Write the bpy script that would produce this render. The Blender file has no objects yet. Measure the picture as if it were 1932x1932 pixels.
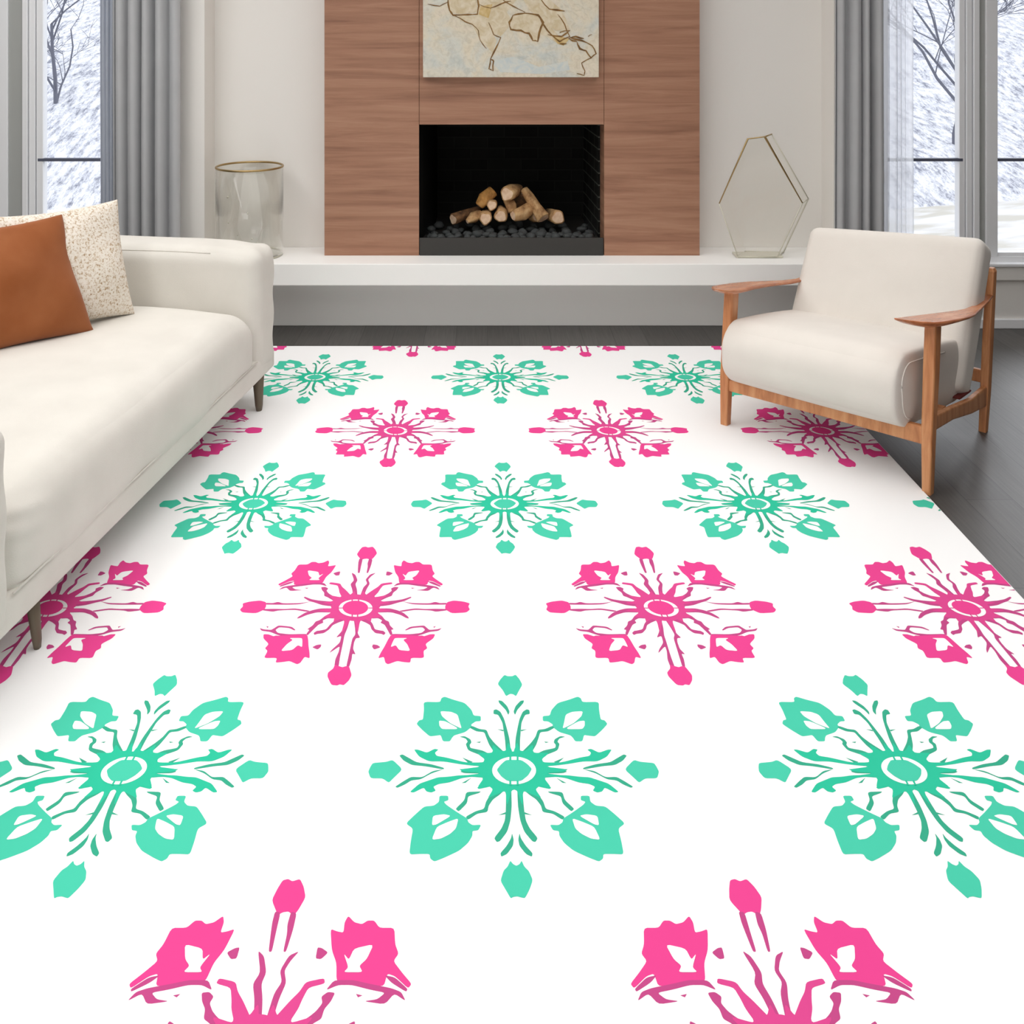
import bpy, bmesh, math, random
from math import sin, cos, pi, radians, sqrt
from mathutils import Vector, Matrix
random.seed(7)
SC = bpy.context.scene
COL = SC.collection

# ------------------------------------------------------------------ helpers
def lin(c):
    return tuple(((x/255)/12.92 if x/255 <= 0.04045 else (((x/255)+0.055)/1.055)**2.4) for x in c) + (1,)

def mat(name, rgb, rough=0.6, metal=0.0, spec=0.5, raw=None):
    m = bpy.data.materials.new(name); m.use_nodes = True
    b = m.node_tree.nodes['Principled BSDF']
    b.inputs['Base Color'].default_value = raw if raw else lin(rgb)
    b.inputs['Roughness'].default_value = rough
    b.inputs['Metallic'].default_value = metal
    b.inputs['Specular IOR Level'].default_value = spec
    return m

def N(m, kind, **kw):
    n = m.node_tree.nodes.new(kind)
    for k, v in kw.items():
        if k in n.inputs: n.inputs[k].default_value = v
        else: setattr(n, k, v)
    return n
def L(m, a, b): m.node_tree.links.new(a, b)
def bsdf(m): return m.node_tree.nodes['Principled BSDF']

def coords(m, scale=(1,1,1), rot=(0,0,0), src='Object'):
    t = N(m, 'ShaderNodeTexCoord'); mp = N(m, 'ShaderNodeMapping')
    mp.inputs['Scale'].default_value = scale; mp.inputs['Rotation'].default_value = rot
    L(m, t.outputs[src], mp.inputs['Vector']); return mp.outputs['Vector']

def ramp(m, fac, stops, interp='LINEAR'):
    r = N(m, 'ShaderNodeValToRGB'); cr = r.color_ramp; cr.interpolation = interp
    while len(cr.elements) < len(stops): cr.elements.new(0.5)
    for e, (p, c) in zip(cr.elements, stops):
        e.position = p; e.color = lin(c)
    L(m, fac, r.inputs['Fac']); return r.outputs['Color']

def noise(m, vec, scale, detail=4, rough=0.5, dist=0):
    n = N(m, 'ShaderNodeTexNoise'); n.inputs['Scale'].default_value = scale
    n.inputs['Detail'].default_value = detail; n.inputs['Roughness'].default_value = rough
    n.inputs['Distortion'].default_value = dist
    L(m, vec, n.inputs['Vector']); return n.outputs['Fac']

def bump(m, h, strength=0.2, dist=0.01):
    b = N(m, 'ShaderNodeBump'); b.inputs['Strength'].default_value = strength
    b.inputs['Distance'].default_value = dist
    L(m, h, b.inputs['Height']); L(m, b.outputs['Normal'], bsdf(m).inputs['Normal'])

def empty(name, loc=(0,0,0), rz=0, label=None, cat=None, group=None, kind=None):
    o = bpy.data.objects.new(name, None); COL.objects.link(o)
    o.location = loc; o.rotation_euler = (0,0,rz); o.empty_display_size = 0.1
    tag(o, label, cat, group, kind); return o

def tag(o, label=None, cat=None, group=None, kind=None):
    if label: o['label'] = label
    if cat: o['category'] = cat
    if group: o['group'] = group
    if kind: o['kind'] = kind
    return o

def obj(name, bm, mats, parent=None, smooth=False, loc=None, fixn=True):
    if fixn: bmesh.ops.recalc_face_normals(bm, faces=bm.faces)
    me = bpy.data.meshes.new(name); bm.to_mesh(me); bm.free()
    if not isinstance(mats, (list, tuple)): mats = [mats]
    for m in mats: me.materials.append(m)
    if smooth:
        for p in me.polygons: p.use_smooth = True
    o = bpy.data.objects.new(name, me); COL.objects.link(o)
    if parent: o.parent = parent
    if loc: o.location = loc
    return o

def box(bm, x0, x1, y0, y1, z0, z1, bev=0.0, mi=0):
    r = bmesh.ops.create_cube(bm, size=1)
    vs = r['verts']
    for v in vs:
        v.co = Vector(((x0+x1)/2+v.co.x*(x1-x0), (y0+y1)/2+v.co.y*(y1-y0), (z0+z1)/2+v.co.z*(z1-z0)))
    fs = {f for v in vs for f in v.link_faces}
    for f in fs: f.material_index = mi
    if bev > 0:
        es = {e for v in vs for e in v.link_edges}
        bmesh.ops.bevel(bm, geom=list(es), offset=bev, segments=2, affect='EDGES', profile=0.5)
    return bm

def boxo(name, dims, m, parent=None, bev=0.0):
    bm = bmesh.new(); box(bm, *dims, bev=bev); return obj(name, bm, m, parent)

def loft(bm, rings, closed=True, mi=0):
    """rings: list of lists of Vector, same count"""
    vr = [[bm.verts.new(p) for p in r] for r in rings]
    n = len(rings[0])
    for a, b in zip(vr[:-1], vr[1:]):
        for i in range(n):
            j = (i+1) % n
            f = bm.faces.new((a[i], a[j], b[j], b[i])); f.material_index = mi
    if closed:
        bm.faces.new(list(reversed(vr[0]))).material_index = mi
        bm.faces.new(vr[-1]).material_index = mi
    return vr

def snap(o, pts, off=0.001):
    from mathutils.bvhtree import BVHTree
    t_ = BVHTree.FromPolygons([v.co for v in o.data.vertices], [tuple(p.vertices) for p in o.data.polygons])
    out = []
    for p in pts:
        c, n, i, d = t_.find_nearest(Vector(p)); out.append(c+n*off if c is not None else Vector(p))
    return out
def tube(bm, pts, rad, seg=8, mi=0, closed=True):
    pts = [Vector(p) for p in pts]
    rings = []
    up = Vector((0,0,1))
    for i, p in enumerate(pts):
        d = (pts[min(i+1, len(pts)-1)] - pts[max(i-1, 0)]).normalized()
        a = d.cross(up)
        if a.length < 0.1: a = d.cross(Vector((0,1,0)))
        a.normalize(); b = d.cross(a).normalized()
        r = rad[i] if isinstance(rad, (list, tuple)) else rad
        rings.append([p + a*cos(2*pi*k/seg)*r + b*sin(2*pi*k/seg)*r for k in range(seg)])
    loft(bm, rings, closed, mi)

def rbox(bm, x0, x1, y0, y1, z0, z1, r, puff=(0,0,0), n=16, fn=None):
    """rounded, slightly puffed box; r may be a scalar"""
    h = Vector(((x1-x0)/2, (y1-y0)/2, (z1-z0)/2)); c = Vector(((x0+x1)/2, (y0+y1)/2, (z0+z1)/2))
    cube = {}
    rr = min(r, h.x, h.y, h.z)
    def pt(p):
        key = tuple(round(t, 5) for t in p)
        if key in cube: return cube[key]
        s = Vector([math.sin(t*pi/2) for t in p])
        q = Vector([s[i]*h[i] for i in range(3)])
        cl = Vector([max(-(h[i]-rr), min(h[i]-rr, q[i])) for i in range(3)])
        d = q - cl
        if d.length > 1e-9: d = d.normalized()*rr
        v = cl + d
        for i in range(3):
            j, k = (i+1) % 3, (i+2) % 3
            v[i] += puff[i]*(s[i])*max(0, (1-s[j]**2))*max(0, (1-s[k]**2))
        v = v + c
        if fn: v = fn(v)
        cube[key] = bm.verts.new(v); return cube[key]
    g = [-1+2*i/n for i in range(n+1)]
    for ax in range(3):
        for sg in (-1, 1):
            for i in range(n):
                for j in range(n):
                    qs = []
                    for (u, w) in ((g[i], g[j]), (g[i+1], g[j]), (g[i+1], g[j+1]), (g[i], g[j+1])):
                        p = [0,0,0]; p[ax] = sg; p[(ax+1) % 3] = u; p[(ax+2) % 3] = w
                        qs.append(pt(p))
                    bm.faces.new(qs if sg > 0 else list(reversed(qs)))
    return bm

# ------------------------------------------------------------------ camera
F, H, VX, HV = 1870.0, 1.6, 920.0, 41.0
cam = bpy.data.cameras.new('camera'); co = bpy.data.objects.new('camera', cam); COL.objects.link(co)
co.location = (0,0,H); co.rotation_euler = (radians(90),0,0)
cam.sensor_width = 36; cam.lens = F/1932*36
cam.shift_x = (966-VX)/1932; cam.shift_y = -(966-HV)/1932
cam.clip_end = 200
SC.camera = co

# ------------------------------------------------------------------ materials
def fabric(name, rgb, var=10, bs=0.25, sc=350):
    m = mat(name, rgb, 0.92, spec=0.15)
    v = coords(m)
    f = noise(m, v, 6, 3)
    hi = tuple(min(255, c+var*0.4) for c in rgb); lo = tuple(c-var*0.6 for c in rgb)
    L(m, ramp(m, f, [(0.3, lo), (0.7, hi)]), bsdf(m).inputs['Base Color'])
    bump(m, noise(m, v, sc, 2), bs, 0.002)
    bsdf(m).inputs['Sheen Weight'].default_value = 0.15
    return m

def wood(name, dark, mid, light, scale, bsx=0.05, rough=0.5):
    m = mat(name, mid, rough)
    v = coords(m, scale)
    a = noise(m, v, 3.0, 8, 0.62, 0.6)
    L(m, ramp(m, a, [(0.28, dark), (0.5, mid), (0.72, light)]), bsdf(m).inputs['Base Color'])
    bump(m, a, bsx, 0.004)
    return m

M = {}
M['rug_white'] = mat('rug_white_pile', (252,252,252), 0.95, spec=0.1)
v = coords(M['rug_white']); bump(M['rug_white'], noise(M['rug_white'], v, 500, 2), 0.15, 0.002)
bsdf(M['rug_white']).inputs['Base Color'].default_value = (0.96,0.96,0.96,1)
def dye(name, rgb): return mat(name, None, 0.95, spec=0.1, raw=tuple(c*0.8 for c in lin(rgb)[:3])+(1,))
M['teal'] = dye('rug_teal_pile', (84,222,188)); M['teal_d'] = dye('rug_deep_teal_pile', (66,186,152)); M['teal_h'] = dye('rug_green_teal_pile', (56,212,172))
M['pink'] = dye('rug_pink_pile', (254,80,160)); M['pink_d'] = dye('rug_dusty_pink_pile', (212,84,148)); M['pink_h'] = dye('rug_rose_pile', (240,84,158))

M['sofa'] = fabric('sofa_linen', (219,215,207), 7, 0.3)
M['chair_fab'] = fabric('armchair_linen', (228,222,214), 5, 0.3, 420)
M['rust'] = fabric('rust_cotton', (152,90,52), 16, 0.4, 420)
# nubby boucle
m = M['boucle'] = mat('nubby_weave', (225,212,192), 0.95, spec=0.1)
v = coords(m); f1 = noise(m, v, 110, 6, 0.8, 0.3)
L(m, ramp(m, f1, [(0.36, (150,112,76)), (0.43, (206,184,154)), (0.49, (240,232,220)), (1.0, (252,248,242))]), bsdf(m).inputs['Base Color'])
bump(m, f1, 0.6, 0.004)

M['clad'] = wood('walnut_veneer', (138,96,74), (163,118,93), (177,134,108), (0.5,0.5,9), 0.04, 0.55)
M['chairwood'] = wood('teak', (168,102,60), (204,138,90), (222,164,116), (9,9,1.2), 0.04, 0.38)
M['armwood'] = wood('oiled_teak_arm', (152,86,54), (188,116,76), (210,148,110), (10,1.5,10), 0.03, 0.25)
M['sofaleg'] = mat('greyed_oak', (104,92,76), 0.5)
M['wall'] = mat('painted_plaster', (240,237,232), 0.9, spec=0.2)
M['taupe'] = mat('taupe_paint', (112,106,100), 0.9, spec=0.2)
M['ceil'] = mat('ceiling_white', (240,240,238), 0.9, spec=0.2)
M['ledge'] = mat('white_lacquer', (246,245,242), 0.55, spec=0.3)
M['trimw'] = mat('window_white', (249,250,252), 0.5)
M['trimg'] = mat('frame_grey', (176,178,175), 0.6)
M['bar'] = mat('slate_bar', (92,96,112), 0.5)
M['curtain'] = fabric('grey_drape', (184,185,187), 6, 0.2)
M['curtain_b'] = fabric('blue_grey_drape', (178,184,196), 6, 0.2)
M['steel'] = mat('black_steel', (50,48,45), 0.55)
M['brass'] = mat('aged_brass', (176,150,104), 0.35, 1.0)
M['mblack'] = mat('matt_black', (16,16,15), 0.9, spec=0.1)  # plain flat black for firebox left side, roof and panel joint
M['darkred'] = mat('maroon_webbing', (110,38,34), 0.8)

# sheer
m = M['sheer'] = bpy.data.materials.new('sheer_voile'); m.use_nodes = True
nt = m.node_tree; b = bsdf(m); b.inputs['Base Color'].default_value = (0.9,0.92,0.96,1); b.inputs['Roughness'].default_value = 0.9
tr = N(m, 'ShaderNodeBsdfTranslucent'); tr.inputs['Color'].default_value = (0.93,0.94,0.97,1)
tp = N(m, 'ShaderNodeBsdfTransparent')
m1 = N(m, 'ShaderNodeMixShader'); m1.inputs[0].default_value = 0.6
m2 = N(m, 'ShaderNodeMixShader'); m2.inputs[0].default_value = 0.25
L(m, b.outputs[0], m1.inputs[1]); L(m, tr.outputs[0], m1.inputs[2]); L(m, m1.outputs[0], m2.inputs[1]); L(m, tp.outputs[0], m2.inputs[2])
L(m, m2.outputs[0], nt.nodes['Material Output'].inputs[0])

# clear thin glass
def glassmat(name, tint, refl=1.0):
    m = bpy.data.materials.new(name); m.use_nodes = True; nt = m.node_tree
    nt.nodes.remove(bsdf(m))
    t = N(m, 'ShaderNodeBsdfTransparent'); t.inputs['Color'].default_value = tint
    g = N(m, 'ShaderNodeBsdfGlossy'); g.inputs['Roughness'].default_value = 0.03; g.inputs['Color'].default_value = (1,1,1,1)
    fr = N(m, 'ShaderNodeLayerWeight'); fr.inputs['Blend'].default_value = 0.5
    pw = N(m, 'ShaderNodeMath', operation='POWER'); pw.inputs[1].default_value = 5
    mm = N(m, 'ShaderNodeMath', operation='MULTIPLY_ADD'); mm.inputs[1].default_value = 0.6*refl; mm.inputs[2].default_value = 0.02*refl
    L(m, fr.outputs['Facing'], pw.inputs[0]); L(m, pw.outputs[0], mm.inputs[0])
    x = N(m, 'ShaderNodeMixShader'); L(m, mm.outputs[0], x.inputs[0]); L(m, t.outputs[0], x.inputs[1]); L(m, g.outputs[0], x.inputs[2])
    L(m, x.outputs[0], nt.nodes['Material Output'].inputs[0]); return m
M['pane'] = glassmat('window_glass', (0.97,0.98,0.99,1), 0.6)
M['vaseglass'] = glassmat('vase_glass', (0.993,0.99,0.98,1), 1.3)
M['glassedge'] = mat('glass_edge', (226,222,204), 0.15)
bsdf(M['glassedge']).inputs['Transmission Weight'].default_value = 0.15
M['smoked'] = glassmat('smoky_vase_glass', (0.99,0.988,0.975,1), 2.0)

# floor boards
m = M['floor'] = mat('grey_oak_boards', (84,81,78), 0.42, spec=0.5)
v = coords(m, (1,1,1), (0,0,radians(90)))
br = N(m, 'ShaderNodeTexBrick'); br.offset = 0.37
br.inputs['Scale'].default_value = 1; br.inputs['Brick Width'].default_value = 1.4; br.inputs['Row Height'].default_value = 0.16
br.inputs['Mortar Size'].default_value = 0.0015; br.inputs['Color1'].default_value = lin((92,89,86)); br.inputs['Color2'].default_value = lin((78,75,72)); br.inputs['Mortar'].default_value = lin((50,48,46))
L(m, v, br.inputs['Vector'])
v2 = coords(m, (30,1.2,1)); f = noise(m, v2, 4, 6, 0.6)
mx = N(m, 'ShaderNodeMix', data_type='RGBA', blend_type='MULTIPLY'); mx.inputs[0].default_value = 0.8
L(m, br.outputs['Color'], mx.inputs[6]); L(m, ramp(m, f, [(0.3, (190,190,190)), (0.7, (255,255,255))]), mx.inputs[7])
L(m, mx.outputs[2], bsdf(m).inputs['Base Color']); bump(m, f, 0.05, 0.002)

# fire brick, axes swapped per wall
def brick(name, rot, mort):
    m = mat(name, (22,22,20), 0.9, spec=0.15)
    v = coords(m, (1,1,1), rot)
    br = N(m, 'ShaderNodeTexBrick'); br.inputs['Scale'].default_value = 1
    br.inputs['Brick Width'].default_value = 0.2; br.inputs['Row Height'].default_value = 0.065; br.inputs['Mortar Size'].default_value = 0.0035
    br.inputs['Color1'].default_value = lin((30,30,28)); br.inputs['Color2'].default_value = lin((22,22,20)); br.inputs['Mortar'].default_value = lin(mort)
    L(m, v, br.inputs['Vector']); L(m, br.outputs['Color'], bsdf(m).inputs['Base Color']); return m
M['brick_b'] = brick('dark_brick_back', (radians(-90),0,0), (34,34,32))
M['brick_s'] = brick('lit_brick_side', (radians(-90),0,radians(0)), (84,86,80))  # mortar paler than the back: light on this wall put into the colour
# side wall needs (y,z): rotate about z first through a combine node
m = M['brick_s']; nt = m.node_tree
tc = N(m, 'ShaderNodeTexCoord'); sp = N(m, 'ShaderNodeSeparateXYZ'); cb = N(m, 'ShaderNodeCombineXYZ')
L(m, tc.outputs['Object'], sp.inputs[0]); L(m, sp.outputs['Y'], cb.inputs['X']); L(m, sp.outputs['Z'], cb.inputs['Y'])
for n in nt.nodes:
    if n.type == 'TEX_BRICK': L(m, cb.outputs[0], n.inputs['Vector'])

m = M['bark'] = mat('peeled_log', (196,158,112), 0.75)
v = coords(m, (6,6,6)); f = noise(m, v, 4, 5, 0.6)
L(m, ramp(m, f, [(0.3, (128,88,54)), (0.5, (192,150,102)), (0.75, (222,188,140))]), bsdf(m).inputs['Base Color']); bump(m, f, 0.4, 0.01)
m = M['barkd'] = mat('dark_log', (120,86,56), 0.8)
v = coords(m, (6,6,6)); f = noise(m, v, 5, 5, 0.6)
L(m, ramp(m, f, [(0.3, (70,48,32)), (0.6, (140,100,64))]), bsdf(m).inputs['Base Color']); bump(m, f, 0.4, 0.01)
m = M['logend'] = mat('log_end', (222,186,150), 0.8)
v = coords(m, (1,1,1)); f = noise(m, v, 40, 3)
L(m, ramp(m, f, [(0.3, (222,182,146)), (0.7, (246,216,186))]), bsdf(m).inputs['Base Color'])
m = M['barko'] = mat('amber_log', (190,136,70), 0.75)
v = coords(m, (6,6,6)); f = noise(m, v, 4, 5, 0.6)
L(m, ramp(m, f, [(0.3, (140,92,42)), (0.5, (198,144,76)), (0.75, (218,172,108))]), bsdf(m).inputs['Base Color']); bump(m, f, 0.4, 0.01)
m = M['lava'] = mat('lava_rock', (52,54,54), 0.7)
v = coords(m); f = noise(m, v, 30, 3)
L(m, ramp(m, f, [(0.3, (36,38,38)), (0.7, (82,86,86))]), bsdf(m).inputs['Base Color']); bump(m, f, 0.3, 0.005)

# ------------------------------------------------------------------ room shell
YL0, YCL, YB, YW = 5.0, 5.18, 5.375, 5.18     # ledge front, cladding face, alcove wall, window wall
LT, LB = 0.378, 0.268                          # ledge top / underside
XA, XB = -1.48, 1.81                           # alcove ends
ZC = 2.75
def S(o): o['kind'] = 'structure'; return o
S(boxo('floor', (-3.6,3.6,-1.6,5.6,-0.08,0), M['floor']))
S(boxo('ceiling', (-3.6,3.6,-1.6,5.6,ZC,ZC+0.1), M['ceil']))
S(boxo('wall_left', (-3.7,-3.6,-1.6,5.6,0,ZC), M['taupe']))
S(boxo('wall_right', (3.6,3.7,-1.6,5.6,0,ZC), M['taupe']))
S(boxo('wall_behind', (-3.6,3.6,-1.7,-1.6,0,ZC), M['taupe']))
# alcove wall with the firebox hole, plus window walls with their openings
FX0, FX1, FZ1 = -0.357, 0.607, 1.0626
W1 = (-3.3,-1.72,0.337,2.45); W2 = (2.06,3.35,0.337,2.45)
bm = bmesh.new()
box(bm, XA, FX0, YB, YB+0.12, 0, ZC); box(bm, FX1, XB, YB, YB+0.12, 0, ZC)
box(bm, FX0, FX1, YB, YB+0.12, FZ1, ZC); box(bm, FX0, FX1, YB, YB+0.12, 0, LT)
S(obj('wall_back', bm, M['wall']))
def window_wall(name, x0, x1, w, yb):
    bm = bmesh.new()
    box(bm, x0, w[0], YW, yb, 0, ZC); box(bm, w[1], x1, YW, yb, 0, ZC, bev=0.0)
    box(bm, w[0], w[1], YW, yb, 0, w[2]); box(bm, w[0], w[1], YW, yb, w[3], ZC)
    return S(obj(name, bm, M['wall']))
window_wall('wall_back_left', -3.6, XA, W1, YB+0.12)
window_wall('wall_back_right', XB, 3.6, W2, YB+0.12)
S(boxo('baseboard_right', (XB+0.09,3.6,YW-0.018,YW,0,0.05), M['trimw'], bev=0.004))
S(boxo('baseboard_left', (-3.6,XA-0.09,YW-0.018,YW,0,0.05), M['trimw'], bev=0.004))
S(boxo('trim_1', (W2[0]-0.06,3.6,YW-0.02,YW,0.252,0.325), M['wall'], bev=0.004))
S(boxo('trim_2', (-3.6,W1[1]+0.06,YW-0.02,YW,0.252,0.325), M['wall'], bev=0.004))

def pu(u, y): return (u-VX)*y/F        # world x that a column of the photo has at depth y
def pz(v, y): return H-(v-HV)*y/F
def window(name, w, posts, muntins, panes):
    r = empty(name, ((w[0]+w[1])/2, YW+0.05, w[2]), 0, kind='structure')
    inv = Matrix.Translation(r.location).inverted()
    def add(nm, dims, mt, bev=0.003):
        o = boxo(nm, dims, mt, None, bev); o.parent = r; o.matrix_parent_inverse = inv; return o
    ya, yb = YW+0.02, YW+0.10
    bm = bmesh.new()
    box(bm, w[0], w[1], ya, yb, w[2], w[2]+0.03); box(bm, w[0], w[1], ya, yb, w[3]-0.05, w[3])
    box(bm, w[0], w[0]+0.04, ya, yb, w[2], w[3]); box(bm, w[1]-0.04, w[1], ya, yb, w[2], w[3])
    o = obj('window_frame', bm, M['trimw'], r); o.matrix_parent_inverse = inv
    add('window_sill', (w[0]-0.03, w[1]+0.03, YW-0.03, YW+0.02, w[2]-0.012, w[2]+0.004), M['trimw'])
    for (a, b, y0, y1, mt) in posts:
        add('mullion' if mt == 'trimg' else 'sash_stile', (a, b, y0, y1, w[2]+0.03, w[3]-0.05), M[mt])
    for (a, b) in muntins:
        zz = pz(301, YW+0.05); add('muntin', (a, b, YW+0.035, YW+0.065, zz-0.008, zz+0.008), M['bar'], 0.002)
    for (a, b) in panes:
        add('pane', (a, b, YW+0.055, YW+0.06, w[2]+0.03, w[3]-0.05), M['pane'], 0)
        bm = bmesh.new()
        box(bm, a-0.0, b+0.0, YW+0.03, YW+0.075, w[2]+0.03, w[2]+0.05)
        o = obj('sash_rail', bm, M['trimw'], r); o.matrix_parent_inverse = inv
    return r
y = YW+0.02
g = lambda u: pu(u, YW+0.03)
window('window_1', W1, [
    (g(-60), g(0), y+0.015, y+0.07, 'trimw'), (g(0), g(16), y, y+0.07, 'trimw'), (g(16), g(43), y+0.01, y+0.07, 'trimg'), (g(43), g(53), y, y+0.07, 'trimw'),
    (g(54.5), g(66), y+0.008, y+0.07, 'trimw'), (g(67.5), g(80), y+0.016, y+0.07, 'trimw')],
    [(g(70), W1[1]-0.04), (W1[0]+0.04, g(-58))], [(g(80), W1[1]-0.04), (W1[0]+0.04, g(-58))])
window('window_2', W2, [
    (g(1811), g(1822), y+0.016, y+0.07, 'trimw'), (g(1823.5), g(1834), y+0.008, y+0.07, 'trimw'), (g(1836), g(1847), y, y+0.07, 'trimw'), (g(1847), g(1859), y+0.012, y+0.07, 'trimg'),
    (g(1859), g(1881), y, y+0.07, 'trimw')],
    [(W2[0]+0.04, g(1818)), (g(1881), W2[1]-0.04)], [(W2[0]+0.04, g(1811)), (g(1881), W2[1]-0.04)])

# ------------------------------------------------------------------ hearth bench
r = empty('hearth_bench', ((XA+XB)/2, YB, 0), 0, 'long low white bench ledge running under the wooden fireplace', 'hearth')
inv = Matrix.Translation(r.location).inverted()
o = boxo('bench_top', (XA+0.002,XB-0.04,YL0,YB-0.001,LB,LT), M['ledge'], r, 0.004); o.matrix_parent_inverse = inv
o = boxo('bench_base', (XA+0.002,XB-0.04,5.215,YB-0.001,0,LB), M['ledge'], r, 0.003); o.matrix_parent_inverse = inv

# ------------------------------------------------------------------ fireplace
fp = empty('fireplace', (0.125, YB, LT), 0, 'tall walnut-clad fireplace with a black rectangular firebox', 'fireplace')
inv = Matrix.Translation(fp.location).inverted()
def fpart(o): o.parent = fp; o.matrix_parent_inverse = inv; return o
for dims in ((-0.853,-0.3585,YCL,YB-0.001,LT,ZC-0.003), (0.609,1.108,YCL,YB-0.001,LT,ZC-0.003), (-0.3565,0.6075,YCL,YB-0.001,FZ1,ZC-0.003)):
    fpart(boxo('wood_panel', dims, M['clad'], None, 0.0012))
fpart(boxo('panel_joint', (-0.3572,0.6085,YB-0.02,YB-0.001,FZ1,ZC-0.003), M['mblack']))
YF = 5.92; bx0, bx1 = -0.30, 0.572
def quadsolid(a, b, c, d, t):
    """slab from quad abcd, thickness vector t"""
    bm = bmesh.new(); vs = [bm.verts.new(p) for p in (a,b,c,d)]; ws = [bm.verts.new(Vector(p)+Vector(t)) for p in (a,b,c,d)]
    bm.faces.new(vs); bm.faces.new(list(reversed(ws)))
    for i in range(4):
        j = (i+1) % 4; bm.faces.new((vs[j], vs[i], ws[i], ws[j]))
    return bm
fpart(obj('firebox_side', quadsolid((FX1-0.008,YB-0.01,LT),(bx1,YF,LT),(bx1,YF,FZ1),(FX1-0.008,YB-0.01,FZ1),(0.03,0,0)), M['brick_s']))
fpart(obj('firebox_side', quadsolid((FX0,YCL+0.01,LT),(bx0,YF,LT),(bx0,YF,FZ1),(FX0,YCL+0.01,FZ1),(-0.001,0.001,0)), M['mblack']))
fpart(boxo('firebox_back', (bx0,bx1+0.03,YF,YF+0.03,LT,FZ1), M['brick_b']))
fpart(boxo('firebox_roof', (FX0,FX1,YCL+0.02,YF+0.03,FZ1-0.004,FZ1+0.02), M['mblack']))
# ember tray
bm = bmesh.new()
tz = 0.470
box(bm, FX0+0.001, FX1-0.002, YCL-0.002, YCL+0.012, LT, tz, 0.002)
box(bm, FX0+0.001, FX1-0.012, YCL+0.012, 5.40, LT, 0.44)
box(bm, bx0, bx1-0.012, 5.40, YF, LT, 0.44)
fpart(obj('ember_tray', bm, M['steel']))

# lava pebbles: every one an object
rock_meshes = []
for k in range(5):
    bm = bmesh.new(); bmesh.ops.create_icosphere(bm, subdivisions=2, radius=1)
    sd = random.random()*10
    for vv in bm.verts:
        n_ = sin(vv.co.x*2.3+sd)*cos(vv.co.y*2.9+sd*2)*0.16 + sin(vv.co.z*4.1+sd*3)*0.1
        vv.co *= 1+n_; vv.co.z *= 0.75
    me = bpy.data.meshes.new('lava_pebble'); bm.to_mesh(me); bm.free(); me.materials.append(M['lava'])
    for p in me.polygons: p.use_smooth = True
    rock_meshes.append(me)
cnt = 0
for row, (yy, n_) in enumerate(((5.212,21),(5.255,20),(5.30,18),(5.36,15),(5.44,12),(5.54,10))):
    for i in range(n_):
        xx = FX0+0.03 + (FX1-FX0-0.07)*(i+0.5+random.uniform(-0.25,0.25)+0.3*(row % 2))/(n_+0.3)
        s = random.uniform(0.015, 0.025)*(1+0.06*row)
        if row == 0: s *= 0.8
        o = bpy.data.objects.new('lava_pebble', random.choice(rock_meshes)); COL.objects.link(o)
        o.scale = (s*random.uniform(0.9,1.25), s, s*random.uniform(0.8,1.05)); o.rotation_euler = (random.uniform(-.3,.3), random.uniform(-.3,.3), random.uniform(0,6))
        o.location = (xx, yy+random.uniform(-0.008,0.008), 0.44+s*0.72+ (0.006*random.random()))
        tag(o, 'small black lava pebble heaped in the tray below the firewood', 'pebble', 'black pebbles in the fireplace tray')

# firewood
def cx(x, yd=5.42): return pu(780+x/5.084, yd)
def cz(y_, yd=5.42): return pz(220+y_/5.084, yd)
def log(label, pts, rad, dark=False):
    bm = bmesh.new(); seg = 22; rings = []; ph = random.uniform(0,6)
    P = [Vector(p) for p in pts]
    for i, p in enumerate(P):
        d = (P[min(i+1,len(P)-1)]-P[max(i-1,0)]).normalized()
        a = d.cross(Vector((0,0,1)))
        if a.length < 0.05: a = Vector((1,0,0))
        a.normalize(); b = d.cross(a)
        rr = rad[i] if isinstance(rad,(list,tuple)) else rad
        rings.append([p+(a*cos(2*pi*k/seg)+b*sin(2*pi*k/seg))*rr*(1+0.09*sin(3*2*pi*k/seg+ph+i*.9)+0.05*sin(5*2*pi*k/seg+ph*2)+random.uniform(-.015,.015)) for k in range(seg)])
    vr = loft(bm, rings, False)
    for ring, d in ((vr[0], (P[0]-P[1]).normalized()), (vr[-1], (P[-1]-P[-2]).normalized())):
        c = sum((v_.co for v_ in ring), Vector())/seg
        inner = [bm.verts.new(c+(v_.co-c)*0.8+d*0.004) for v_ in ring]
        for k in range(seg): bm.faces.new((ring[k], ring[(k+1)%seg], inner[(k+1)%seg], inner[k])).material_index = 0
        bm.faces.new(inner).material_index = 1
    base = P[0].copy()
    for v_ in bm.verts: v_.co -= base
    o = obj('firewood_log', bm, [(M['bark'], M['barkd'], M['barko'])[int(dark)], M['logend']], smooth=False, loc=base)
    for p in o.data.polygons: p.use_smooth = p.material_index == 0
    tag(o, label, 'firewood', 'firewood logs in the fireplace'); return o
def Lp(x, y_, yd): return (cx(x,yd), yd, cz(y_,yd))
log('dark brown log lying at the far left of the firewood pile', [Lp(385,985,5.40),Lp(470,950,5.45),Lp(620,900,5.52)], [.031,.029,.025], True)
log('tapered pale log lying left of the round cut end, low in pile', [Lp(520,1005,5.36),Lp(580,968,5.38),Lp(640,935,5.42)], [.014,.030,.024])
log('short pale log with round cut end facing forward, bottom left', [Lp(692,978,5.33),Lp(690,960,5.40),Lp(690,945,5.47)], [.034,.036,.032])
log('tan log with egg-shaped cut end facing forward, bottom centre-left', [Lp(838,955,5.34),Lp(842,930,5.40),Lp(846,905,5.48)], [.034,.036,.031])
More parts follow.
